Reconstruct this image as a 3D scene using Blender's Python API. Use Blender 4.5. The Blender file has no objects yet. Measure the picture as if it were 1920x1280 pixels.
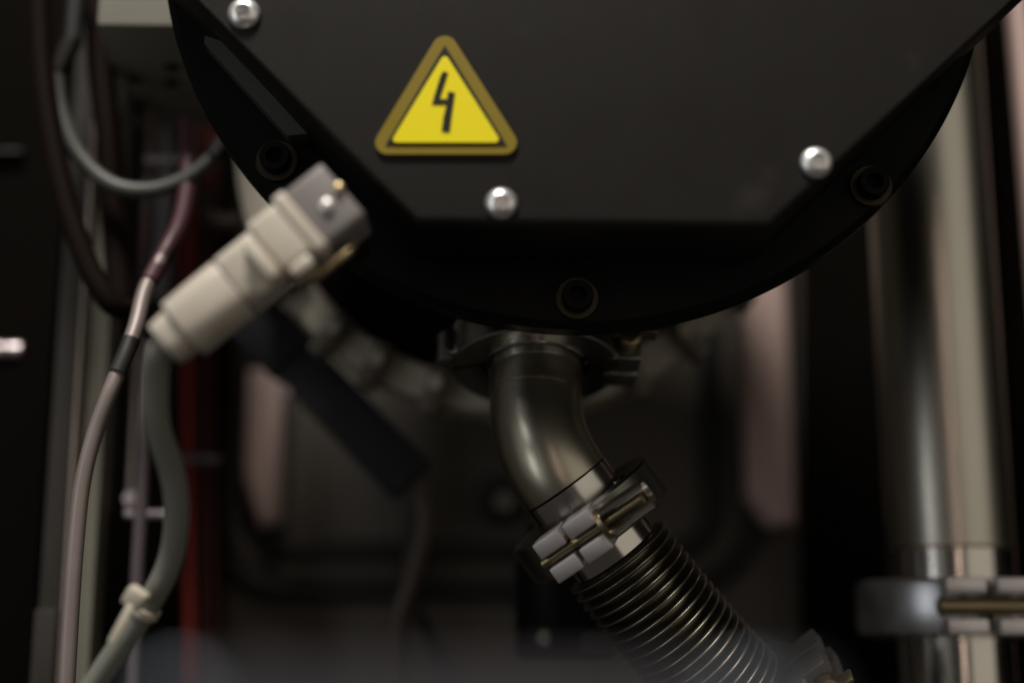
import bpy, bmesh, math, random
from mathutils import Vector, Matrix
random.seed(4)
S = bpy.context.scene
COL = S.collection
V = Vector
# ---------------------------------------------------------------- camera
PITCH = math.radians(12)
FPX = 2667.0                       # focal length in pixels of a 1920 wide frame (50 mm on 36 mm)
cam_d = bpy.data.cameras.new('camera'); cam = bpy.data.objects.new('camera', cam_d); COL.objects.link(cam)
cam.rotation_euler = (math.radians(90) + PITCH, 0, 0)
cam_d.sensor_width = 36; cam_d.lens = FPX / 1920 * 36
cam_d.clip_start = 0.01; cam_d.clip_end = 50
cam_d.dof.use_dof = True; cam_d.dof.focus_distance = 0.626; cam_d.dof.aperture_fstop = 1.75
cam_d.dof.aperture_blades = 0
S.camera = cam
# ---------------------------------------------------------------- world, lamps and one added fill panel (a dim workshop, no daylight)
W = bpy.data.worlds.new('World'); S.world = W; W.use_nodes = True
W.node_tree.nodes['Background'].inputs[0].default_value = (1.0, 0.9, 0.84, 1)
W.node_tree.nodes['Background'].inputs[1].default_value = 0.036
def area(name, loc, target, sx, sy, power, col):
    l = bpy.data.lights.new(name, 'AREA'); l.shape = 'RECTANGLE'; l.size = sx; l.size_y = sy; l.energy = power; l.color = col
    o = bpy.data.objects.new(name, l); COL.objects.link(o); o.location = loc
    o.rotation_euler = (V(target) - V(loc)).to_track_quat('-Z', 'Y').to_euler()
    return o
area('ceiling_lamp', (-0.30, -0.30, 1.90), (0, .6, .15), 0.45, 0.45, 46, (1.0, 0.94, 0.88))
area('room_lamp_left', (-1.45, -0.60, 0.45), (0, .7, .05), 0.22, 1.9, 4.2, (0.95, 0.96, 1.0))
area('room_lamp_rear', (0.06, -2.30, 0.55), (0.1, .7, .05), 0.08, 1.8, 2.4, (1.0, 0.76, 0.64))
area('room_lamp_right', (1.35, -0.75, 0.40), (0.15, .8, .05), 1.9, 1.6, 4.0, (1.0, 0.92, 0.78))
area('fill_panel_left', (-1.75, -0.95, 0.15), (0.2, -.2, .1), 2.4, 1.9, 2.0, (0.96, 1.0, 0.90))  # unseen dim fill panel, added to lighten the wide pipe's reflections
S.view_settings.view_transform = 'Standard'; S.view_settings.look = 'None'
S.view_settings.exposure = 0.0; S.view_settings.gamma = 1.0; S.view_settings.use_curve_mapping = False
S.cycles.use_denoising = True
# ---------------------------------------------------------------- geometry of the view, used only to measure real positions
cR = V((1, 0, 0)); cF = V((0, math.cos(PITCH), math.sin(PITCH))); cU = V((0, -math.sin(PITCH), math.cos(PITCH)))
def ray(px, py): return cF + cR * ((px - 960) / FPX) + cU * ((640 - py) / FPX)
def at(px, py, Y): d = ray(px, py); return d * (Y / d.y)
def at_z(px, py, z): d = ray(px, py); return d * (z / d.z)
def mpp(py, Y): return (Y / ray(960, py).y) / FPX       # metres per pixel there
def cdir(x, y, z): return (cR * x + cU * y + cF * z).normalized()
# ---------------------------------------------------------------- materials
MATS = {}
def mat(name, col, rough=.5, metal=0.0, var=.12, vscale=40, bump=0.0, bscale=400, rvar=.1, spec=.5, stretch=None, coat=0, spots=None):
    m = bpy.data.materials.new(name); m.use_nodes = True; nt = m.node_tree; n = nt.nodes; L = nt.links
    b = n['Principled BSDF']
    b.inputs['Metallic'].default_value = metal
    b.inputs['Specular IOR Level'].default_value = spec
    b.inputs['Coat Weight'].default_value = coat
    tc = n.new('ShaderNodeTexCoord'); mp = n.new('ShaderNodeMapping'); L.new(tc.outputs['Object'], mp.inputs[0])
    if stretch: mp.inputs['Scale'].default_value = stretch
    no = n.new('ShaderNodeTexNoise'); no.inputs['Scale'].default_value = vscale; no.inputs['Detail'].default_value = 6
    no.inputs['Roughness'].default_value = .62
    L.new(mp.outputs[0], no.inputs[0])
    cr = n.new('ShaderNodeMix'); cr.data_type = 'RGBA'
    c = V(col)
    cr.inputs[6].default_value = (*(c * (1 - var)), 1); cr.inputs[7].default_value = (*(c * (1 + var)), 1)
    L.new(no.outputs[0], cr.inputs[0])
    out = cr.outputs[2]
    if spots:                                             # dust specks and smears with a shape of their own
        n2 = n.new('ShaderNodeTexNoise'); n2.inputs['Scale'].default_value = spots[1]; n2.inputs['Detail'].default_value = 8
        L.new(tc.outputs['Object'], n2.inputs[0])
        rp = n.new('ShaderNodeMapRange'); rp.inputs[1].default_value = spots[2]; rp.inputs[2].default_value = spots[2] + .12
        L.new(n2.outputs[0], rp.inputs[0])
        m2 = n.new('ShaderNodeMix'); m2.data_type = 'RGBA'; L.new(rp.outputs[0], m2.inputs[0])
        L.new(out, m2.inputs[6]); m2.inputs[7].default_value = (*spots[0], 1); out = m2.outputs[2]
    L.new(out, b.inputs['Base Color'])
    n3 = n.new('ShaderNodeTexNoise'); n3.inputs['Scale'].default_value = vscale * .6; n3.inputs['Detail'].default_value = 4
    L.new(mp.outputs[0], n3.inputs[0])
    mr = n.new('ShaderNodeMapRange'); mr.inputs[1].default_value = .3; mr.inputs[2].default_value = .7
    mr.inputs[3].default_value = max(.02, rough - rvar); mr.inputs[4].default_value = min(1, rough + rvar)
    L.new(n3.outputs[0], mr.inputs[0]); L.new(mr.outputs[0], b.inputs['Roughness'])
    if bump:
        n4 = n.new('ShaderNodeTexNoise'); n4.inputs['Scale'].default_value = bscale; n4.inputs['Detail'].default_value = 3
        L.new(mp.outputs[0], n4.inputs[0])
        bp = n.new('ShaderNodeBump'); bp.inputs['Strength'].default_value = bump; bp.inputs['Distance'].default_value = .0006
        L.new(n4.outputs[0], bp.inputs['Height']); L.new(bp.outputs[0], b.inputs['Normal'])
    MATS[name] = m
    return m
mat('black_paint', (.0120, .0104, .0088), .55, spec=.22, var=.10, vscale=60, bump=.35, bscale=1800, spots=((.024, .0218, .0195), 25, .62))
mat('black_anodised', (.0038, .0040, .0038), .5, spec=.10, var=.2, bump=.1)
mat('dark_bar', (.05, .053, .047), .45)
mat('black_rubber', (.010, .010, .009), .6)
mat('zinc', (.84, .84, .82), .36, .85, rvar=.06)
mat('steel_tube', (.48, .45, .36), .31, 1.0, var=.06, vscale=18, rvar=.05, bump=.04, bscale=900, stretch=(1, 1, .25))
mat('steel_drawn', (.56, .53, .46), .33, 1.0, var=.05, vscale=14, rvar=.05, bump=.22, bscale=26, stretch=(1, 1, .35))
mat('steel_polish', (.62, .59, .54), .17, 1.0, var=.06, rvar=.06)
mat('steel_bellows', (.27, .25, .20), .36, 1.0, var=.1, rvar=.06)
mat('aluminium_clamp', (.22, .215, .185), .36, 1.0, var=.07, rvar=.08, bump=.06)
mat('lug_face', (.55, .52, .52), .50, .55, var=.08, rvar=.06, bump=.1)
mat('grey_clamp', (.30, .29, .28), .45, .8, var=.1, rvar=.08)
mat('dark_clamp', (.34, .33, .30), .28, 1.0, var=.1, rvar=.08)
mat('brass', (.31, .25, .15), .38, 1.0, var=.12)
mat('brass_pale', (.66, .52, .30), .3, 1.0, var=.12)
mat('weld', (.34, .25, .18), .4, 1.0, var=.4, vscale=300, bump=.5, bscale=900)
mat('sign_yellow', (.90, .77, .010), .45, var=.03, spec=.3)
mat('sign_olive', (.235, .172, .012), .5, var=.05, spec=.3)
mat('sign_black', (.012, .011, .006), .5, spec=.3)
mat('cream_plastic', (.57, .52, .43), .42, var=.05, vscale=90, bump=.12, bscale=900, spots=((.46, .41, .33), 60, .62))
mat('grey_die_cast', (.22, .20, .19), .5, .0, var=.12, bump=.2, bscale=700)
mat('cable_grey', (.075, .079, .066), .48, var=.08, bump=.05)
mat('cable_dark', (.0085, .0045, .0032), .55, var=.2, spec=.08)
mat('cable_brown', (.055, .036, .028), .5, var=.2)
mat('hose_metal', (.27, .225, .208), .48, .35, var=.22, vscale=22, rvar=.1, spots=((.16, .13, .12), 14, .56))
mat('red_tube_dark', (.07, .006, .004), .4, var=.15)
mat('red_tube', (.33, .018, .006), .38, var=.15)
mat('pink_wire', (.075, .026, .034), .5)
mat('rod_steel', (.58, .51, .52), .35, .8)
mat('mauve_pipe', (.10, .082, .086), .5, .2)
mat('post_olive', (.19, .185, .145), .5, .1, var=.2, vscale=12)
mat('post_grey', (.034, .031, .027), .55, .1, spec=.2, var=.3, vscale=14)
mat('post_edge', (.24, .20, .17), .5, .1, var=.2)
mat('box_grey', (.27, .262, .215), .5, var=.06, bump=.1)
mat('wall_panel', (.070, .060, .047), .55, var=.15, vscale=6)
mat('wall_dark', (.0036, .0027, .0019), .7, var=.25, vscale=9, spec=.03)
mat('rail_reflection_pink', (.56, .41, .365), .5, var=.15, vscale=8)  # colours the built-in reflections on the rear panel and the right edge rail
mat('ring_grey', (.46, .42, .335), .45, .2, var=.15)
mat('claw_brown', (.12, .10, .078), .5, .3)
mat('blue_grey', (.017, .0172, .019), .6, .0, spec=.25, var=.1)
mat('tray_grey', (.064, .062, .072), .4, .1)
mat('highlight_blue', (.26, .31, .37), .35, .2)
mat('tie_cream', (.55, .50, .40), .5)
# ---------------------------------------------------------------- mesh helpers (all coordinates are world metres)
def finish(bm, name, material, parent=None, sharp=35, origin=None, smooth=True):
    bmesh.ops.recalc_face_normals(bm, faces=bm.faces)
    if parent is not None:
        root = parent
        off = V((0, 0, 0))
        while root is not None:
            off += root.location; root = root.parent
    else:
        if origin is None:
            xs = [v.co for v in bm.verts]
            origin = V((sum(c.x for c in xs) / len(xs), sum(c.y for c in xs) / len(xs), min(c.z for c in xs)))
        off = V(origin)
    for v in bm.verts: v.co -= off
    me = bpy.data.meshes.new(name); bm.to_mesh(me); bm.free()
    if smooth:
        me.polygons.foreach_set('use_smooth', [True] * len(me.polygons))
        me.set_sharp_from_angle(angle=math.radians(sharp))
    me.materials.append(MATS[material])
    o = bpy.data.objects.new(name, me); COL.objects.link(o)
    if parent is not None: o.parent = parent
    else: o.location = off
    return o
def tag(o, label, cat=None, group=None, kind=None):
    if label: o['label'] = label
    if cat: o['category'] = cat
    if group: o['group'] = group
    if kind: o['kind'] = kind
    return o
def thing(name, label, cat, loc, group=None):
    o = bpy.data.objects.new(name, None); COL.objects.link(o); o.location = loc; o.empty_display_size = .01
    return tag(o, label, cat, group)
def frame(z, x):
    z = V(z).normalized(); x = V(x); x = (x - z * x.dot(z)).normalized(); y = z.cross(x)
    return x, y, z
def box(bm, c, ax, half, bev=0.0, seg=2):
    x, y, z = ax; c = V(c)
    vs = []
    for sx in (-1, 1):
        for sy in (-1, 1):
            for sz in (-1, 1):
                vs.append(bm.verts.new(c + x * (sx * half[0]) + y * (sy * half[1]) + z * (sz * half[2])))
    fs = [(0, 1, 3, 2), (4, 6, 7, 5), (0, 4, 5, 1), (2, 3, 7, 6), (0, 2, 6, 4), (1, 5, 7, 3)]
    faces = [bm.faces.new([vs[i] for i in f]) for f in fs]
    if bev:
        es = list({e for f in faces for e in f.edges})
        bmesh.ops.bevel(bm, geom=es, offset=bev, segments=seg, profile=.5, affect='EDGES')
def lathe(bm, o, ax, prof, seg=64, a0=0.0, a1=2 * math.pi, cap=True):
    """prof: list of (radius, height along z)."""
    x, y, z = ax; o = V(o); full = abs(a1 - a0 - 2 * math.pi) < 1e-6
    n = seg if full else seg + 1
    rows = []
    for r, h in prof:
        if r < 1e-7: rows.append([bm.verts.new(o + z * h)]); continue
        rows.append([bm.verts.new(o + z * h + (x * math.cos(a0 + (a1 - a0) * i / seg) + y * math.sin(a0 + (a1 - a0) * i / seg)) * r) for i in range(n)])
    for A, B in zip(rows, rows[1:]):
        for i in range(seg):
            j = (i + 1) % n
            a = [A[i % len(A)]] if len(A) == 1 else [A[i], A[j]]
            b = [B[0]] if len(B) == 1 else [B[j], B[i]]
            if len(a) + len(b) > 2: bm.faces.new(a + b)
    if not full and cap and len(prof) > 2:
        for k in (0, n - 1):
            bm.faces.new([r[k if len(r) > 1 else 0] for r in rows])
    return rows
def ring(bm, o, ax, prof, seg=64, a0=0.0, a1=2 * math.pi):     # closed profile
    x, y, z = ax; o = V(o); full = abs(a1 - a0 - 2 * math.pi) < 1e-6
    n = seg if full else seg + 1
    rows = [[bm.verts.new(o + z * h + (x * math.cos(a0 + (a1 - a0) * i / seg) + y * math.sin(a0 + (a1 - a0) * i / seg)) * r) for i in range(n)] for r, h in prof]
    for k in range(len(rows)):
        A, B = rows[k], rows[(k + 1) % len(rows)]
        for i in range(seg):
            j = (i + 1) % n
            bm.faces.new([A[i], A[j], B[j], B[i]])
    if not full:
        bm.faces.new([r[0] for r in rows]); bm.faces.new([r[-1] for r in reversed(rows)])
def spline(pts, n=10):
    pts = [V(p) for p in pts]; P = [pts[0] * 2 - pts[1]] + pts + [pts[-1] * 2 - pts[-2]]; out = []
    for i in range(1, len(P) - 2):
        a, b, c, d = P[i - 1:i + 3]
        for k in range(n):
            t = k / n
            out.append(.5 * ((2 * b) + (c - a) * t + (2 * a - 5 * b + 4 * c - d) * t * t + (-a + 3 * b - 3 * c + d) * t ** 3))
    out.append(pts[-1]); return out
def tube(bm, path, rad, seg=24, caps=True):
    path = [V(p) for p in path]; n = len(path)
    rads = rad if isinstance(rad, (list, tuple)) else [rad] * n
    T = [(path[min(i + 1, n - 1)] - path[max(i - 1, 0)]).normalized() for i in range(n)]
    x = T[0].orthogonal().normalized(); rows = []
    for i in range(n):
        x = (x - T[i] * x.dot(T[i])).normalized(); y = T[i].cross(x)
        rows.append([bm.verts.new(path[i] + (x * math.cos(2 * math.pi * k / seg) + y * math.sin(2 * math.pi * k / seg)) * rads[i]) for k in range(seg)])
    for A, B in zip(rows, rows[1:]):
        for k in range(seg):
            bm.faces.new([A[k], A[(k + 1) % seg], B[(k + 1) % seg], B[k]])
    if caps: bm.faces.new(rows[0][::-1]); bm.faces.new(rows[-1])
    return rows
def prism(bm, pts, vec, bev=0, seg=3, front_only=False):
    A = [bm.verts.new(V(p)) for p in pts]; B = [bm.verts.new(V(p) + V(vec)) for p in pts]; n = len(pts)
    f = bm.faces.new(A); bm.faces.new(B[::-1])
    for i in range(n): bm.faces.new([A[i], B[i], B[(i + 1) % n], A[(i + 1) % n]])
    if bev: bmesh.ops.bevel(bm, geom=list(f.edges), offset=bev, segments=seg, profile=.5, affect='EDGES')
XW, YW, ZW = V((1, 0, 0)), V((0, 1, 0)), V((0, 0, 1))
def NB(): return bmesh.new()
def cable(name, pts, r, m, label, cat='cable', group=None, seg=20, n=12):
    bm = NB(); tube(bm, spline(pts, n), r, seg)
    return tag(finish(bm, name, m, sharp=60), label, cat, group)

# ================================================================ the setting: the enclosure behind
WY = .97
bm = NB(); prism(bm, [V((-1.3, WY, -.55)), V((1.3, WY, -.55)), V((1.3, WY, 1.1)), V((-1.3, WY, 1.1))], (0, .02, 0))
wall = tag(finish(bm, 'back_wall', 'wall_panel'), 'dark brown rear panel of the enclosure', kind='structure')
# moulded rubber gasket in a rounded rectangle on that panel
def rrect(x0, x1, y0, y1, r, Y, n=10):
    p = []
    for cx, cy, a in ((x1 - r, y1 - r, 0), (x0 + r, y1 - r, 90), (x0 + r, y0 + r, 180), (x1 - r, y0 + r, 270)):
        for k in range(n + 1):
            t = math.radians(a + 90 * k / n); p.append((cx + r * math.cos(t), cy + r * math.sin(t)))
    return [V((x, Y, z)) for x, z in p]
gx0 = at(438, 900, WY).x; gx1 = at(1372, 900, WY).x; gz0 = at(960, 1072, WY).z; gz1 = .5
g = thing('door_seal', 'black rounded rubber seal running around the rear panel', 'seal', (0, WY, gz0))
for nm, off, r, m in (('seal_lip', .0125, .0085, 'black_rubber'), ('seal_lip', -.0125, .0085, 'black_rubber'), ('seal_bead', 0, .0065, 'wall_panel')):
    bm = NB(); q = rrect(gx0 - off, gx1 + off, gz0 - off, gz1 + off, (.043 + off), WY - .004)
    tube(bm, q + [q[0]], r, 12, caps=False); finish(bm, nm, m, g)
# dark side panels of the cabinet
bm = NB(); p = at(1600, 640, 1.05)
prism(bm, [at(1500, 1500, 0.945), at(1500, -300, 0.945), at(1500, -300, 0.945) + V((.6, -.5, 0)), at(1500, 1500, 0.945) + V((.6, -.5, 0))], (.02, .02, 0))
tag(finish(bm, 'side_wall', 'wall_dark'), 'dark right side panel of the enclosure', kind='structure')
def vpost(bm, x0, x1, py, Y, d=.03, z0=-.5, z1=.9, bev=.002):
    a = at(x0, py, Y); b = at(x1, py, Y)
    box(bm, V(((a.x + b.x) / 2, Y + d / 2, (z0 + z1) / 2)), (XW, YW, ZW), (abs(b.x - a.x) / 2, d / 2, (z1 - z0) / 2), bev)
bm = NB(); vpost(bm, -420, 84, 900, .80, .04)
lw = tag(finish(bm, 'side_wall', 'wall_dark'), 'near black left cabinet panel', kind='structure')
bm = NB(); a = at(0, 290, .80); box(bm, V((a.x - .012, .797, a.z)), (XW, YW, ZW), (.027, .004, .0012), .0008); finish(bm, 'panel_seam', 'post_grey', lw)

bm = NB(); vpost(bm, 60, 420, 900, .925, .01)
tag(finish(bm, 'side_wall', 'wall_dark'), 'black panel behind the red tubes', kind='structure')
# pinkish vertical reflections on the rear panel, built as solid coloured strips
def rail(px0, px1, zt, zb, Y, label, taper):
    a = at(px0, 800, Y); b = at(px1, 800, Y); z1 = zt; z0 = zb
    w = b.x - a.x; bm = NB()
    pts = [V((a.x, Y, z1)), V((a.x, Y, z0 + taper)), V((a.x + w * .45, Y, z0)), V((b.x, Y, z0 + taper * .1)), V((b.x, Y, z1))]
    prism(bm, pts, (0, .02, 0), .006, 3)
    return tag(finish(bm, 'rail_or_reflection', 'rail_reflection_pink'), label, 'rail')
rail(458, 528, at(500, 690, .935).z, at(500, 985, .935).z, .935, 'short pinkish reflection built as a strip on the rear panel, left of the dark diagonal arm', -.0 + .035)
rail(1400, 1488, .6, at(1440, 985, .93).z, .93, 'tall pinkish reflection built as a strip behind the flange, between the bellows and the wide pipe', .02)
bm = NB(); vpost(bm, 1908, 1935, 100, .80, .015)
tag(finish(bm, 'rail_or_reflection', 'rail_reflection_pink'), 'thin pinkish rail at the upper right edge of the picture', 'rail')

# ================================================================ rear chamber flange with claw clamps
RY = .775
rc = at(958, 270, RY); rm = mpp(600, RY)
k = .985
t = thing('rear_flange', 'grey ring flange held by claw clamps, blurred behind the elbow', 'flange', (rc.x, RY, rc.z - .19))
AX = frame(-YW, XW)
bm = NB(); ring(bm, rc, AX, [(462 * rm, 0), (470 * rm, .006), (524 * rm, .006), (530 * rm, 0), (530 * rm, -.02), (462 * rm, -.02)], 128); finish(bm, 'flange_ring', 'ring_grey', t)
bm = NB(); lathe(bm, rc + YW * .012, AX, [(0, 0), (461.5 * rm, 0), (461.5 * rm, -.03)], 96); finish(bm, 'chamber_body', 'wall_dark', t)
bm = NB(); ring(bm, rc + YW * .024, AX, [(440 * rm, 0), (512 * rm, 0), (514 * rm, -.004), (514 * rm, -.02), (440 * rm, -.02)], 96); finish(bm, 'counter_flange', 'black_anodised', t)
for i, deg in enumerate((-131, -119.5, -106, -92, -78, -64, -50, -36, -146)):
    a = math.radians(deg); d = XW * math.cos(a) + ZW * math.sin(a); tt = V((-d.z, 0, d.x))
    bm = NB(); c = rc + d * (497 * rm)
    box(bm, c - YW * .010, (tt, d, YW), (.0058, .0105, .0045), .002)
    box(bm, c + d * .012 - YW * .006, (tt, d, YW), (.005, .005, .008), .002)
    cl = finish(bm, 'claw_clamp', 'claw_brown', t)
    bm = NB(); lathe(bm, c - YW * .016, frame(-YW, XW), [(.0045, 0), (.0045, .004), (0, .0042)], 6); finish(bm, 'claw_bolt', 'ring_grey', cl)

# dark diagonal arm and lead behind the connector
t = thing('support_arm', 'dark blue-grey arm slanting down behind the cream connector', 'arm', at(640, 760, .80))
A = at(470, 590, .80); B = at(775, 905, .80); ax = frame(B - A, -YW)
bm = NB(); box(bm, (A + B) / 2 + (B - A) * .12, (ax[0], ax[1], ax[2]), (.007, .0148, (B - A).length * .38), .003); finish(bm, 'arm_bar', 'blue_grey', t)
bm = NB(); box(bm, A + (B - A) * .13, ax, (.010, .0165, (B - A).length * .15), .003); finish(bm, 'arm_bracket', 'blue_grey', t)
bm = NB(); lathe(bm, at(535, 735, .795), frame(-YW, XW), [(.004, 0), (.0035, .003), (0, .0035)], 12); finish(bm, 'arm_screw', 'rod_steel', t)
cable('sensor_lead', [at(790, 900, .84), at(796, 990, .84), at(775, 1080, .84), at(748, 1170, .84), at(738, 1330, .84)], .006, 'cable_brown', 'brown lead hanging from the lower end of the diagonal arm')
cable('sensor_lead', [at(784, 900, .86), at(768, 1010, .86), at(770, 1110, .86), at(805, 1190, .86), at(850, 1290, .86)], .004, 'black_rubber', 'thin black lead curling to the right beside the brown lead')

# black valve behind the bellows
t = thing('valve_block', 'black valve block in the shade behind the upper bellows', 'valve', at(1060, 1230, .76))
c = at(1060, 1110, .76)
bm = NB(); lathe(bm, c - ZW * .035, frame(ZW, XW), [(0, 0), (.024, 0), (.026, .003), (.026, .05), (.020, .056), (.020, .07), (0, .07)], 40); finish(bm, 'valve_body', 'black_anodised', t)
bm = NB(); box(bm, at(1100, 1205, .745), (XW, YW, ZW), (.014, .01, .006), .002); finish(bm, 'valve_plate', 'post_grey', t)
bm = NB(); lathe(bm, at(1022, 1196, .74), frame(-YW, XW), [(.005, 0), (.005, .004), (0, .005)], 6); finish(bm, 'valve_screw', 'post_olive', t)
t = thing('wall_stud', 'small dark stud with a pale tip on the rear panel', 'stud', at(945, 940, .93))
bm = NB(); lathe(bm, at(945, 940, .94), frame(-YW, XW), [(0, 0), (.018, 0), (.018, .02), (.014, .024), (0, .024)], 24); finish(bm, 'stud_base', 'black_rubber', t)
bm = NB(); lathe(bm, at(945, 940, .914), frame(-YW, XW), [(.006, 0), (.006, .006), (0, .008)], 12); finish(bm, 'stud_tip', 'post_olive', t)

# ================================================================ main flange disc (facing the camera)
DY = .60
dm = mpp(200, DY)
import_pts = [(1820, 130), (1500, 505), (309, 0), (478, 340), (1250, 604), (1740, 270)]
P = [at(x, y, DY) for x, y in import_pts]
# least squares circle through measured rim points
import numpy as np
M = np.array([[2 * p.x, 2 * p.z, 1] for p in P]); rhs = np.array([p.x ** 2 + p.z ** 2 for p in P])
sol = np.linalg.lstsq(M, rhs, rcond=None)[0]
dc = V((sol[0], DY, sol[1])); DR = math.sqrt(sol[2] + sol[0] ** 2 + sol[1] ** 2)
t = thing('main_flange', 'large round black flange carrying the cover with the warning sign', 'flange', (dc.x, DY, dc.z - DR))
bm = NB(); lathe(bm, dc, AX, [(0, 0), (DR - .003, 0), (DR, -.003), (DR, -.015), (DR - .002, -.017), (0, -.017)], 192); finish(bm, 'flange_disc', 'black_anodised', t)
bm = NB(); lathe(bm, dc + YW * .017, AX, [(DR - .020, 0), (DR - .020, -.032)], 160); finish(bm, 'flange_neck', 'post_grey', t)
bm = NB(); ring(bm, dc + YW * .046, AX, [(DR - .03, 0), (DR - .012, 0), (DR - .010, -.002), (DR - .010, -.010), (DR - .03, -.010)], 160); finish(bm, 'back_ring', 'black_anodised', t)
bm = NB(); lathe(bm, dc + YW * .056, AX, [(DR - .035, 0), (DR - .035, -.05)], 128); finish(bm, 'chamber_wall', 'wall_dark', t)
def sock_bolt(p, r, parent):
    bm = NB(); lathe(bm, p, AX, [(r * 1.42, 0), (r * 1.42, .0012), (r * 1.36, .0016), (r, .0016)], 40); w = finish(bm, 'washer', 'brass_pale' if False else 'zinc_dull', parent)
    bm = NB(); lathe(bm, p, AX, [(r, .001), (r, .0075), (r * .93, .0085), (r * .56, .0085), (r * .56, .003), (0, .003)], 40)
    b = finish(bm, 'socket_bolt', 'black_anodised', parent)
mat('zinc_dull', (.055, .049, .034), .5, 1.0, var=.2)
for (x, y) in ((520, 303), (1632, 350), (1082, 560)): sock_bolt(at(x, y, DY - .0005), .0067, t)
# bar along the left side of the disc
A = at(398, 85, DY); B = at(572, 278, DY)
bm = NB()
n = V((B.z - A.z, 0, -(B.x - A.x))).normalized() * (15 * dm)
prism(bm, [A + n * .3, A - n * .9 + (B - A) * .12, B - n * 1.0 - (B - A) * .0, B + n * 1.0 - (B - A) * .08, A + n * 1.0 + (B - A) * .04], (0, -.012, 0), .0, 2)
finish(bm, 'edge_bar', 'dark_bar', t)

# ================================================================ cover with warning sign
CY = .55
t = thing('cover_box', 'black angular sheet metal cover with domed screws, bearing the yellow sign', 'cover', at(1112, 420, CY))
corners = [(776, 422), (1446, 430), (1893, 2), (2060, -160), (2060, -700), (250, -700), (250, -120), (385, 12)]
corners = [at(x, y, CY) for x, y in corners]
bm = NB(); prism(bm, corners, (0, .048, 0), .0045, 4); finish(bm, 'cover_shell', 'black_paint', t, sharp=50)
def dome_screw(px, py, Y, rpx, parent, m='zinc', tilt=0):
    p = at(px, py, Y); r = rpx * mpp(py, Y)
    prof = [(r * .98, 0), (r, .12 * r)]
    for kk in range(1, 9):
        a = math.radians(8 + 55 * kk / 8); prof.append((r * math.cos(a) / math.cos(math.radians(8)), .12 * r + r * .62 * (math.sin(a) - math.sin(math.radians(8)))))
    h = prof[-1][1]; rr = prof[-1][0]
    prof += [(rr * .97, h - .38 * r), (0, h - .42 * r)]
    bm = NB(); lathe(bm, p + YW * .0002, frame(-YW, V((math.cos(tilt), 0, math.sin(tilt)))), prof, 48)
    return finish(bm, 'dome_screw', m, parent, sharp=40)
for (x, y) in ((458, 27), (940, 382), (1530, 306)): dome_screw(x, y, CY - .0004, 31, t, tilt=x)
# the sign
t = thing('warning_sign', 'yellow triangular high voltage sign with lightning bolt on the black cover', 'sign', at(836, 290, CY))
def tri(o, corners, rad, Y, n=8):
    """rounded polygon from pixel corners (inset centres) measured on the cover plane"""
    C = [at(x, y, Y) for x, y in corners]; r = rad * mpp(200, Y); out = []
    for i in range(3):
        a, b, c = C[i - 1], C[i], C[(i + 1) % 3]
        n1 = V(((b - a).z, 0, -(b - a).x)).normalized(); n2 = V(((c - b).z, 0, -(c - b).x)).normalized()
        mid = sum(C, V()) / 3
        if n1.dot(b - mid) < 0: n1 = -n1
        if n2.dot(b - mid) < 0: n2 = -n2
        for kk in range(n + 1):
            d = (n1 * (1 - kk / n) + n2 * (kk / n)).normalized(); out.append(b + d * r)
    return out
TY = CY - .0006
TC = [(834, 90), (946, 270), (727, 270)]
bm = NB(); prism(bm, tri(0, [(834, 91), (946, 269), (727, 269)], 23, TY), (0, -.0012, 0)); finish(bm, 'sign_plate', 'sign_olive', t, smooth=False)
bm = NB(); prism(bm, tri(0, [(834, 87), (949, 272), (724, 272)], .6, TY - .0014), (0, -.0003, 0)); finish(bm, 'black_border', 'sign_black', t, smooth=False)
bm = NB(); prism(bm, tri(0, [(834, 113), (928, 261), (744, 261)], 7, TY - .0019), (0, -.0003, 0)); finish(bm, 'yellow_field', 'sign_yellow', t, smooth=False)
BZ = TY - .0024
bolt = [(833, 134), (838, 140), (826, 178), (836, 178), (838, 166), (852, 174), (849, 190), (845, 226), (845, 247), (831, 247), (832, 226), (838, 190), (822, 190), (813, 196), (815, 186), (829, 140)]
bolt = [(831, 134), (840, 137), (824, 186), (838, 186), (840, 172), (853, 174), (846, 222), (843, 248), (828, 246), (831, 222), (837, 196), (810, 196), (813, 184), (826, 142)]
bm = NB(); prism(bm, [at(x, y, BZ) for x, y in bolt], (0, -.0002, 0)); finish(bm, 'lightning_symbol', 'sign_black', t, smooth=False)

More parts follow.
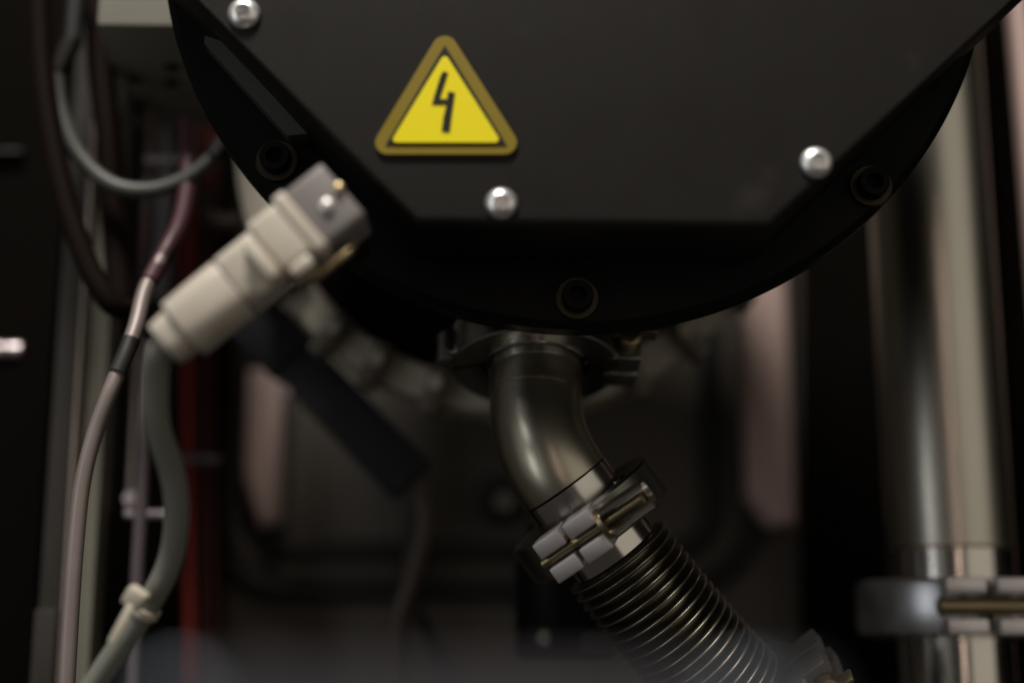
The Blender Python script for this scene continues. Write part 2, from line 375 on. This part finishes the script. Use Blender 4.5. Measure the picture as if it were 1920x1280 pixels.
# ================================================================ clamps
def clamp(name, label, o, axis, front, R, h, rin, m, tubeR, nut_side=1, wing=True, barrel=False):
    """hinged vacuum clamp; axis = along the pipe, front = towards the bolted lugs"""
    X, Yy, Z = frame(axis, front)           # X = front, Y = tangent
    t = thing(name, label, 'clamp', V(o) - ZW * R * .5)
    prof = [(rin, -h * .38), (R * .90, -h * .5), (R * .975, -h * .5), (R, -h * .44), (R, h * .44), (R * .975, h * .5), (R * .90, h * .5), (rin, h * .38), (R * .86, h * .16), (R * .86, -h * .16)]
    gap = math.asin(.0012 / R) + .01
    for a0, a1 in ((gap, math.pi - gap), (math.pi + gap, 2 * math.pi - gap)):
        bm = NB(); ring(bm, o, (X, Yy, Z), prof, 48, a0, a1); finish(bm, 'half_shell', m, t, sharp=28)
    L = .0135
    for s in (-1, 1):
        for u in (-1, 1):
            bm = NB(); c = V(o) + X * (R + .0005) + Yy * (s * (.0012 + L / 2)) + Z * (u * .0063)
            box(bm, c, (X, Yy, Z), (.0080, L / 2, .0036), .0007); finish(bm, 'lug_prong', 'lug_face' if m == 'aluminium_clamp' else m, t)
        bm = NB(); c = V(o) + X * (R - .0055) + Yy * (s * (.0012 + L / 2)); box(bm, c, (X, Yy, Z), (.0035, L / 2 - .0003, .0066), .0005); finish(bm, 'lug_web', m, t)
    bx = V(o) + X * (R + .0022)
    # bolt with thread
    path = []; rr = []; L0 = -.0175; L1 = .036 if barrel else .024; npt = 90
    for i in range(npt):
        path.append(bx + Yy * nut_side * (L0 + (L1 - L0) * i / (npt - 1))); rr.append(.0023 + (.00022 if i % 2 else 0))
    bm = NB(); tube(bm, path, rr, 16); finish(bm, 'clamp_bolt', 'brass', t, sharp=60)
    if barrel:                              # open sleeve nut lying along the bolt
        AXb = frame(Yy * nut_side, X)
        bm = NB()
        ring(bm, bx + Yy * nut_side * .0155, AXb, [(.0068, 0), (.0068, .024), (.0056, .024), (.0056, 0)], 36, math.radians(38), math.radians(322)); finish(bm, 'sleeve_nut', 'steel_polish', t)
        bm = NB(); ring(bm, bx + Yy * nut_side * .0150, AXb, [(.0072, 0), (.0072, .0022), (.0024, .0022), (.0024, 0)], 36); finish(bm, 'nut_collar', 'brass', t)
    else:
        AXb = frame(Yy * nut_side, X)
        bm = NB(); lathe(bm, bx + Yy * nut_side * .0152, AXb, [(.0024, 0), (.0056, 0), (.0056, .005), (.0042, .0058), (.0042, .0085), (.0024, .0085)], 24); nut = finish(bm, 'wing_nut', 'brass', t)
        for s in (-1, 1):
            bm = NB(); box(bm, bx + Yy * nut_side * .0205 + X * (s * .0085), (X, Yy, Z), (.0045, .0045, .0011), .001); finish(bm, 'nut_wing', 'brass', nut)
    # hinge at the back
    for u in (-1, 0, 1):
        bm = NB(); tube(bm, [V(o) - X * (R + .002) + Z * (u * .0052 - .0024), V(o) - X * (R + .002) + Z * (u * .0052 + .0024)], .0045, 20); finish(bm, 'hinge_knuckle', m, t)
    for s in (-1, 1):
        bm = NB(); box(bm, V(o) - X * (R - .001) + Yy * s * .0055, (X, Yy, Z), (.0040, .0042, h * .33), .0008); finish(bm, 'hinge_arm', m, t)
    return t

# ---------------------------------------------------------------- elbow
PY = .665
d1 = cdir(.0, -.88, -.475); d2 = cdir(.585, -.81, -.02)
S0 = at(1004, 690, PY)                       # where the tube meets the upper flange
TR = 86 * mpp(700, PY)
q0 = S0 - d1 * .012; q1 = S0 + d1 * .016
end = at(1084, 942, PY - .014)
def bez(a, da, b, db, n=40):
    L = (b - a).length * .36; out = []
    for i in range(n + 1):
        s = i / n; p0, p1, p2, p3 = a, a + da * L, b - db * L, b
        out.append(p0 * (1 - s) ** 3 + p1 * 3 * s * (1 - s) ** 2 + p2 * 3 * s * s * (1 - s) + p3 * s ** 3)
    return out
e1 = end - d2 * .0105
t = thing('pipe_elbow', 'bare steel elbow pipe curving down to the right between two clamps', 'pipe', end)
bm = NB(); tube(bm, [q0, S0] + bez(q1, d1, e1, d2), TR, 64); finish(bm, 'elbow_tube', 'steel_tube', t, sharp=60)
bm = NB(); tube(bm, [e1 + d2 * .0006, end + d2 * .006], TR * 1.003, 64); finish(bm, 'weld_neck', 'steel_polish', t, sharp=60)
bm = NB(); X1 = frame(d1, XW); ring(bm, q1 - d1 * .0006, X1, [(TR - .001, -.0005), (TR + .0002, -.0005), (TR + .0002, .0005), (TR - .001, .0005)], 64); finish(bm, 'weld_seam', 'weld', t)
FR = TR * 1.32
for o, d, s in ((S0 - d1 * .006, d1, 1), (end + d2 * .010, d2, -1)):
    bm = NB(); A = frame(d * s, XW); ring(bm, o, A, [(TR * .9, .0085), (TR + .0006, .0085), (TR + .0012, .0045), (FR, .0005), (FR, -.003), (TR * .9, -.003)], 64); finish(bm, 'pipe_flange', 'steel_polish', t)
# port stub between main flange and elbow
t = thing('port_stub', 'dark steel port stub above the upper clamp', 'port', S0 - d1 * .06)
bm = NB(); tube(bm, [S0 - d1 * .010, S0 - d1 * .075], TR * 1.02, 48); finish(bm, 'stub_tube', 'dark_clamp', t)
bm = NB(); ring(bm, S0 - d1 * .010, frame(-d1, XW), [(TR, .008), (FR, .001), (FR, -.003), (TR, -.003)], 48); finish(bm, 'stub_flange', 'dark_clamp', t)
fr1 = cdir(1, -.05, .04)
clamp('pipe_clamp', 'dark hinged clamp joining the elbow to the port above it', S0 - d1 * .0085, d1, fr1, .0405, .019, TR + .0035, 'dark_clamp', TR)
# lower clamp
X2, Y2, Z2 = frame(d2, -cF)                   # X2 towards the camera
ang = math.radians(-15)
tang = d2.cross(-cF).normalized()
fr2 = (X2 * math.cos(ang) + Y2 * math.sin(ang) * (1 if Y2.dot(cR) > 0 else -1))
ns = 1 if frame(d2, fr2)[1].dot(cR) > 0 else -1
clamp('pipe_clamp', 'silver hinged clamp with brass bolt between the elbow and the bellows', end + d2 * .0095, d2, fr2, .0372, .0185, TR + .003, 'aluminium_clamp', TR, nut_side=ns, barrel=True)
# ---------------------------------------------------------------- bellows
b0 = end + d2 * .019
bend_pts = [b0, b0 + d2 * .02, at(1225, 1118, PY - .018), at(1330, 1240, PY - .002), at(1440, 1352, PY + .03)]
bp = bez(b0, d2, at(1500, 1425, PY + .03), cdir(.66, -.68, .30), 300)
# resample evenly
def resample(p, ds):
    out = [p[0]]; acc = 0
    for a, b in zip(p, p[1:]):
        l = (b - a).length; pos = ds - acc
        while pos <= l:
            out.append(a + (b - a) * (pos / l)); pos += ds
        acc = (acc + l) % ds
    return out
bp = resample(bp, .00046)
t = thing('bellows_hose', 'corrugated steel bellows hose running down right from the silver clamp', 'hose', at(1330, 1240, PY))
ncol = 22
bm = NB(); tube(bm, bp[:ncol], TR * .985, 64); finish(bm, 'bellows_collar', 'steel_polish', t)
pitch = 10; crest = .0266; root = .0200
prof8 = [0, .08, .45, .85, 1.0, 1.0, .85, .45, .08, 0]
nb = 19 * pitch
pp = bp[ncol - 1:ncol + nb]
rr = []
for i in range(len(pp)):
    w = prof8[i % pitch] + .0
    rr.append(root + (crest - root) * w)
bm = NB(); tube(bm, pp, rr, 96); finish(bm, 'bellows', 'steel_bellows', t, sharp=75)
tail = bp[ncol + nb - 1:]
if len(tail) > 40:
    bm = NB(); tube(bm, tail[:40], TR * .985, 64); finish(bm, 'bellows_collar', 'steel_polish', t)
    tc_ = tail[30]; td = (tail[34] - tail[26]).normalized()
    fx = cdir(.75, .55, -.2)
    clamp('pipe_clamp', 'dark clamp at the lower end of the bellows, cut by the frame', tc_, td, fx, .0365, .0185, TR + .003, 'grey_clamp', TR)
    bm = NB(); tube(bm, [tc_ + td * .004, tc_ + td * .12], TR, 48)
    tag(finish(bm, 'outlet_pipe', 'steel_tube'), 'steel pipe continuing below the bottom clamp', 'pipe')

# ================================================================ wide pipe on the right
WYp = .77; WK = WYp / .90
c1 = at(1782, 1030, WYp); wr = 116 * mpp(1030, WYp)
topc = at(1727, 120, WYp); lean = (topc - c1).normalized()
t = thing('exhaust_pipe', 'wide shiny steel pipe standing upright at the right', 'pipe', c1 - ZW * .1)
bm = NB(); tube(bm, [c1, c1 + lean * .15, c1 + lean * .45], wr, 96); finish(bm, 'pipe_wall', 'steel_drawn', t, sharp=60)
bm = NB(); tube(bm, [c1 - lean * .024 * WK, c1], wr * 1.004, 96); finish(bm, 'weld_neck', 'steel_polish', t, sharp=60)
bm = NB(); seam = []
X3 = frame(lean, XW)
ring(bm, c1, X3, [(wr - .001, -.0012), (wr + .0008, -.0006), (wr + .0008, .0006), (wr - .001, .0012)], 96); finish(bm, 'weld_seam', 'weld', t)
oc = c1 - lean * .034 * WK
bm = NB(); ring(bm, oc, X3, [(wr * .8, .009), (wr + .001, .009), (wr * 1.2, .002), (wr * 1.2, -.002), (wr * 1.0, -.009), (wr * .8, -.009)], 96); finish(bm, 'pipe_flange', 'steel_polish', t)
def big_clamp():
    R = .0590 * WK; h = .034 * WK; o = oc - lean * .002
    ang = math.radians(2)
    fr = -YW * math.cos(ang) + XW * math.sin(ang)
    X, Y, Z = frame(lean, fr)
    if Y.dot(XW) < 0: pass
    t = thing('pipe_clamp', 'broad silver clamp with brass bolt around the wide upright pipe', 'clamp', o - ZW * .03)
    prof = [(wr + .003, -h * .5), (R * .9, -h * .5), (R * .985, -h * .45), (R, -h * .4), (R, h * .4), (R * .985, h * .45), (R * .9, h * .5), (wr + .003, h * .5)]
    for a0, a1 in ((math.radians(16), math.radians(178)), (math.radians(182), math.radians(344))):
        bm = NB(); ring(bm, o, (X, Y, Z), prof, 64, a0, a1); finish(bm, 'half_shell', 'clamp_ring', t, sharp=28)
    sgn = 1 if Y.dot(XW) > 0 else -1
    for s in (-1, 1):
        for u in (-1, 1):
            bm = NB(); box(bm, o + X * (R - .001) + Y * s * .0150 * WK + Z * u * .0118 * WK, (X, Y, Z), (.010 * WK, .0118 * WK, .0046 * WK), .0010); finish(bm, 'lug_prong', 'clamp_cast', t)
        bm = NB(); box(bm, o + X * (R - .010 * WK) + Y * s * .0150 * WK, (X, Y, Z), (.005 * WK, .0112 * WK, .0100 * WK), .001); finish(bm, 'lug_web', 'dark_clamp', t)
    path = [o + X * (R - .001) + Y * sgn * (-.029 + .075 * i / 79) * WK for i in range(80)]
    bm = NB(); tube(bm, path, [.0042 + (.0003 if i % 2 else 0) for i in range(80)], 20); finish(bm, 'clamp_bolt', 'brass', t, sharp=60)
    bm = NB(); lathe(bm, o + X * (R - .001) + Y * sgn * .029 * WK, frame(Y * sgn, X), [(.004, 0), (.010, 0), (.010, .008), (.004, .008)], 6); finish(bm, 'clamp_nut', 'brass_pale', t)
mat('clamp_ring', (.80, .82, .86), .36, 1.0, var=.05, rvar=.05)
mat('clamp_cast', (.74, .71, .71), .40, .7, var=.06, rvar=.06)
big_clamp()
bm = NB(); tube(bm, [oc - lean * .010, oc - lean * .2], wr * .90, 96)
tag(finish(bm, 'exhaust_pipe', 'steel_polish'), 'lower length of wide steel pipe below the broad clamp', 'pipe')

# ================================================================ cream connector
KY = .525
ks = mpp(500, KY)
O = at(308, 647, KY); adir = (at(646, 376, KY) - O).normalized(); wdir = V((adir.z, 0, -adir.x)); ddir = YW
if wdir.z > 0: wdir = -wdir                  # points down right
def krect(a0, a1, w, d, r, taper=1.0, off=0):
    def sect(a, sc):
        c = O + adir * (a * ks) + wdir * (off * ks); pts = []; ww, dd, rr = w * ks * sc, d * sc, r
        for cx, cy, st in ((ww - rr, dd - rr, 0), (-ww + rr, dd - rr, 90), (-ww + rr, -dd + rr, 180), (ww - rr, -dd + rr, 270)):
            for kk in range(5):
                an = math.radians(st + 22.5 * kk); pts.append(c + wdir * (cx + rr * math.cos(an)) + ddir * (cy + rr * math.sin(an)))
        return pts
    return sect(a0, taper), sect(a1, 1.0)
def loft(bm, A, B):
    a = [bm.verts.new(p) for p in A]; b = [bm.verts.new(p) for p in B]; n = len(a)
    for i in range(n): bm.faces.new([a[i], a[(i + 1) % n], b[(i + 1) % n], b[i]])
    f1 = bm.faces.new(a[::-1]); f2 = bm.faces.new(b)
    bmesh.ops.bevel(bm, geom=list(f1.edges) + list(f2.edges), offset=.0008, segments=2, profile=.5, affect='EDGES')
t = thing('plug_connector', 'cream plastic plug connector with latch, slanting up to the black cover', 'connector', O)
for nm, a0, a1, w, d, r, tp, off in (('cable_gland', 0, 44, 46, .0095, .0060, .93, 0), ('rear_sleeve', 44, 166, 60, .0125, .0085, .97, 0),
                                ('hood_body', 170, 262, 57, .0120, .0050, 1, 0), ('front_hood', 258, 322, 62, .0135, .0035, 1, -2), ('hood_rim', 322, 348, 71, .0145, .0028, 1, 0)):
    bm = NB(); loft(bm, *krect(a0, a1, w, d, r, tp, off)); finish(bm, nm, 'cream_plastic', t, sharp=40)
bm = NB(); loft(bm, *krect(165, 171, 55, .0115, .005)); finish(bm, 'sleeve_groove', 'grey_die_cast', t)
# latch plate standing on the front side and pivot lug
def kp(a, w, d): return O + adir * (a * ks) + wdir * (w * ks) + ddir * d
kax = (adir, wdir, ddir)
bm = NB(); box(bm, kp(232, 14, -.0155), kax, (8 * ks, 44 * ks, .0042), .0010); finish(bm, 'latch_plate', 'cream_plastic', t)
bm = NB(); box(bm, kp(285, 66, -.006), kax, (24 * ks, 13 * ks, .0085), .0022); finish(bm, 'pivot_lug', 'cream_plastic', t)
bm = NB(); box(bm, kp(214, 32, -.0118), kax, (22 * ks, 26 * ks, .0010), .0005); finish(bm, 'hood_recess', 'cream_plastic', t)
bm = NB(); tube(bm, [kp(285, 82, -.006), kp(300, 92, -.007), kp(372, 92, -.007), kp(385, 84, -.005)], .0016, 12); finish(bm, 'latch_bail', 'brass_pale', t)
t = thing('connector_socket', 'grey die cast socket with two small screws where the cream connector plugs in', 'connector', kp(390, 0, .0))
bm = NB(); loft(bm, *krect(349, 436, 68, .0130, .0030)); finish(bm, 'socket_housing', 'grey_die_cast', t, sharp=40)
bm = NB(); box(bm, kp(408, -8, .03), kax, (24 * ks, 50 * ks, .022), .001); finish(bm, 'mounting_bracket', 'black_anodised', t)
for a, w, r, m in ((392, 8, 14, 'zinc'), (430, -4, 10, 'brass_pale')):
    p = kp(a, w, -.0131); rr_ = r * ks
    bm = NB(); lathe(bm, p, frame(-YW, XW), [(rr_, 0), (rr_, .0008), (rr_ * .75, .0018), (rr_ * .3, .0022), (rr_ * .25, .0012), (0, .0012)], 24); finish(bm, 'socket_screw', m, t)

# ================================================================ cables on the left
CG = 'cable_grey_pale'
mat(CG, (.20, .205, .172), .48, var=.08, bump=.05)
cable('grey_cable', [kp(14, 0, .0), kp(-14, 4, .001), at(292, 712, KY + .008), at(296, 800, KY + .018), at(324, 890, KY + .032), at(331, 975, KY + .042), at(316, 1060, KY + .052), at(272, 1142, KY + .06), at(222, 1215, KY + .065), at(165, 1300, KY + .07), at(120, 1380, KY + .07)], 24.0 * mpp(900, KY + .03), CG, 'thick grey cable hanging from the cream connector, with a cable tie')
# tie
t = thing('cable_tie', 'cream plastic cable tie with loose tail on the thick grey cable', 'cable tie', at(266, 1145, KY + .06))
cc = at(272, 1142, KY + .06); td = (at(222, 1215, KY + .065) - at(316, 1060, KY + .052)).normalized()
A3 = frame(td, -YW); r0 = 24.0 * mpp(900, KY + .03)
bm = NB(); ring(bm, cc, A3, [(r0 * 1.0, -.0016), (r0 + .0013, -.0016), (r0 + .0013, .0016), (r0 * 1.0, .0016)], 48); finish(bm, 'tie_loop', 'tie_cream', t)
hp = at(254, 1120, KY + .046)
bm = NB(); box(bm, hp, frame(td, -YW), (.0030, .0042, .0040), .0012); finish(bm, 'tie_head', 'tie_cream', t)
bm = NB(); A = at(246, 1133, KY + .044); B = at(208, 1205, KY + .044); box(bm, (A + B) / 2, frame(B - A, V((.8, 0, .5))), (.0016, .0007, (B - A).length / 2), .0004); finish(bm, 'tie_tail', 'tie_cream', t)
# braided metal hose
HY = .64
cable('metal_hose', [at(304, 482, HY + .032), at(272, 545, HY + .022), at(252, 620, HY + .01), at(214, 715, HY), at(178, 812, HY), at(155, 905, HY), at(143, 1010, HY), at(134, 1130, HY), at(124, 1300, HY), at(118, 1400, HY)], 15.5 * mpp(900, HY), 'hose_metal', 'pinkish grey metal hose running down in front of the post', 'hose')
t = thing('hose_sleeve', 'black sleeve wrapped around the bend of the metal hose', 'sleeve', at(232, 660, HY))
bm = NB(); tube(bm, spline([at(246, 636, HY + .006), at(234, 668, HY + .003), at(220, 700, HY)], 6), 17 * mpp(660, HY), 20); finish(bm, 'sleeve_wrap', 'black_rubber', t)
# loop cable with its connectors
LY = .70
cable('loop_cable', [at(104, 120, LY), at(112, 200, LY), at(145, 285, LY), at(205, 343, LY), at(275, 357, LY), at(345, 337, LY), at(398, 298, LY), at(425, 270, LY)], 14.5 * mpp(300, LY), 'cable_grey', 'grey cable looping below the grey box at upper left')
t = thing('cable_plug', 'black plug with pale sleeve at the left end of the looping cable', 'plug', at(104, 140, LY))
bm = NB(); A = at(146, -40, LY); B = at(136, 78, LY); tube(bm, [A, B], 18 * mpp(50, LY), 24); finish(bm, 'plug_body', 'black_rubber', t)
bm = NB(); tube(bm, [B, at(106, 140, LY)], [19 * mpp(50, LY), 14 * mpp(50, LY)], 24); finish(bm, 'plug_sleeve', 'post_grey', t)
t = thing('cable_plug', 'black plug at the right end of the looping cable, under the flange', 'plug', at(408, 292, LY - .004))
bm = NB(); tube(bm, [at(404, 294, LY - .004), at(432, 250, LY - .004)], 18 * mpp(280, LY), 24); finish(bm, 'plug_body', 'black_rubber', t)
cable('dark_cable', [at(180, -60, .72), at(188, 120, .72), at(205, 260, .72), at(214, 400, .72), at(228, 560, .72)], 25 * mpp(300, .72), 'cable_dark', 'thick near black cable hanging straight down beside the grey box')
cable('dark_cable', [at(72, -60, .69), at(82, 150, .69), at(112, 330, .69), at(158, 480, .69), at(205, 565, .692), at(240, 580, .70)], 21 * mpp(300, .69), 'cable_dark', 'near black cable bowing from the top left towards the metal hose')
cable('dark_cable', [at(380, 350, .80), at(392, 405, .80), at(440, 415, .80), at(500, 372, .79), at(560, 300, .79)], 15 * mpp(380, .8), 'cable_brown', 'dark brown cable curving up behind the cream connector')
cable('pink_wire', [at(352, 230, .72), at(352, 330, .705), at(345, 390, .692), at(333, 430, .682), at(316, 462, .675), at(298, 494, .671), at(280, 528, .664)], 16.5 * mpp(480, .67), 'pink_wire', 'short dull pink wire above the tail of the cream connector', 'wire')
cable('dark_cable', [at(284, 640, .74), at(272, 800, .74), at(264, 960, .74), at(256, 1100, .74), at(250, 1300, .74)], 12 * mpp(900, .74), 'mauve_pipe', 'thin mauve grey cable hanging behind the thick grey cable')

# ================================================================ left uprights
t = thing('cabinet_post', 'tall upright post of folded sheet behind the metal hose', 'post', V((at(130, 900, .80).x, .80, -.4)))
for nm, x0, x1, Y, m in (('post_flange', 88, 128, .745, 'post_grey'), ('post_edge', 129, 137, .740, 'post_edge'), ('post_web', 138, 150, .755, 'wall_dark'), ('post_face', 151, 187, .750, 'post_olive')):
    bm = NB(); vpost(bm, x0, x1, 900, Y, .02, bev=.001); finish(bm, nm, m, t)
bm = NB(); A = at(100, 700, .795); bm.free()
bm = NB(); box(bm, V((at(92, 1200, .745).x, .740, at(92, 1290, .74).z)), (XW, YW, ZW), (.006, .004, .04), .002); finish(bm, 'post_cover', 'post_grey', t)
t = thing('guide_rod', 'thin steel rod with cross pins standing behind the cables at left', 'rod', V((at(240, 960, .775).x, .775, at(240, 970, .775).z)))
bm = NB(); A = at(240, 965, .775); B = at(284, 180, .775); tube(bm, [A, B], 6.5 * mpp(600, .775), 12); finish(bm, 'rod_bar', 'rod_steel', t)
bm = NB(); A = at(210, 965, .79); B = at(258, 180, .79); tube(bm, [A, B], 5 * mpp(600, .79), 12); finish(bm, 'rod_bar', 'post_grey', t)
for y, x0, x1, Y in ((300, 272, 346, .765), (964, 236, 318, .765)):
    bm = NB(); tube(bm, [at(x0, y, Y), at(x1, y, Y)], 8 * mpp(y, Y), 16); finish(bm, 'cross_pin', 'rod_steel', t)
bm = NB(); lathe(bm, at(248, 935, .765), frame(-YW, XW), [(.0045, 0), (.0045, .004), (0, .0045)], 6); finish(bm, 'rod_nut', 'rod_steel', t)
bm = NB(); vpost(bm, 292, 324, 400, .83, .01, z0=at(300, 560, .83).z, z1=.6)
tag(finish(bm, 'mauve_rail', 'mauve_pipe'), 'mauve grey upright strip between the steel rod and red tubes', 'rail')
for i, (x, lab) in enumerate(((350, 'leftmost'), (372, 'middle'), (394, 'rightmost'))):
    bm = NB(); tube(bm, spline([at(x + 10, 150, .88 + i * .01), at(x, 500, .88 + i * .01), at(x + 2, 900, .88 + i * .01), at(x + 8, 1350, .88 + i * .01)], 8), 9.5 * mpp(700, .88), 16)
    tag(finish(bm, 'red_tube', 'red_tube' if i == 0 else 'red_tube_dark'), f'{lab} of the three dark red tubes behind the cream connector', 'tube', 'dark red tubes')
bm = NB(); A = at(330, 860, .85); B = at(412, 862, .85); tube(bm, [A, B], 8 * mpp(860, .85), 16); pb = finish(bm, 'tube_holder', 'mauve_pipe')
tag(pb, 'small grey peg across the red tubes', 'peg')
# grey box with four screws underneath
bz = at(183, 47, .665).z
fp = [at_z(183, 47, bz), at_z(352, 49, bz), at_z(410, 243, bz), at_z(240, 239, bz)]
t = thing('junction_box', 'pale grey box at upper left, its underside with four screws in view', 'box', fp[0])
bm = NB(); prism(bm, fp, (0, 0, .12), .0015, 2); finish(bm, 'box_body', 'box_grey', t)
for (x, y) in ((250, 150), (323, 126), (322, 154), (257, 203)):
    p = at_z(x, y, bz - .0002); 
    bm = NB(); lathe(bm, p, frame(-ZW, XW), [(.0042, 0), (.0042, .0008), (.0036, .0012), (.0024, .0012), (.0023, .0002), (0, .0002)], 20); finish(bm, 'box_screw', 'black_anodised', t)
# stub pin on the far left panel
t = thing('locking_pin', 'short steel pin sticking out at the left edge of the picture', 'pin', at(20, 670, .80))
bm = NB(); A = at(-40, 656, .80); B = at(42, 656, .80); tube(bm, [A, A + (B - A) * .96, B], [15 * mpp(656, .8), 15 * mpp(656, .8), 13.5 * mpp(656, .8)], 28); finish(bm, 'pin_shaft', 'rod_steel', t)
bm = NB(); C2 = at(12, 656, .80); tube(bm, [C2, C2 + XW * .002], 17 * mpp(656, .8), 28); finish(bm, 'pin_collar', 'steel_polish', t)
# ================================================================ foreground rail out of focus
QY = .23
t = thing('front_rail', 'grey rail along the bottom edge, close to the camera and out of focus', 'rail', at(900, 1400, QY))
A = at(300, 1276, QY); B = at(1530, 1276, QY)
bm = NB(); box(bm, V(((A.x + B.x) / 2, QY, A.z - .012)), (XW, YW, ZW), ((B.x - A.x) / 2, .004, .012), .002); finish(bm, 'rail_bar', 'tray_grey', t)
for x in (335, 1400):  # bluish highlights at the rail's ends, put in as pale blue caps
    p = at(x, 1300, QY - .005); bm = NB(); lathe(bm, p - ZW * .002, frame(-YW, XW), [(.0035, 0), (.0033, .001), (.002, .002), (0, .0024)], 24); finish(bm, 'rail_highlight', 'highlight_blue', t)
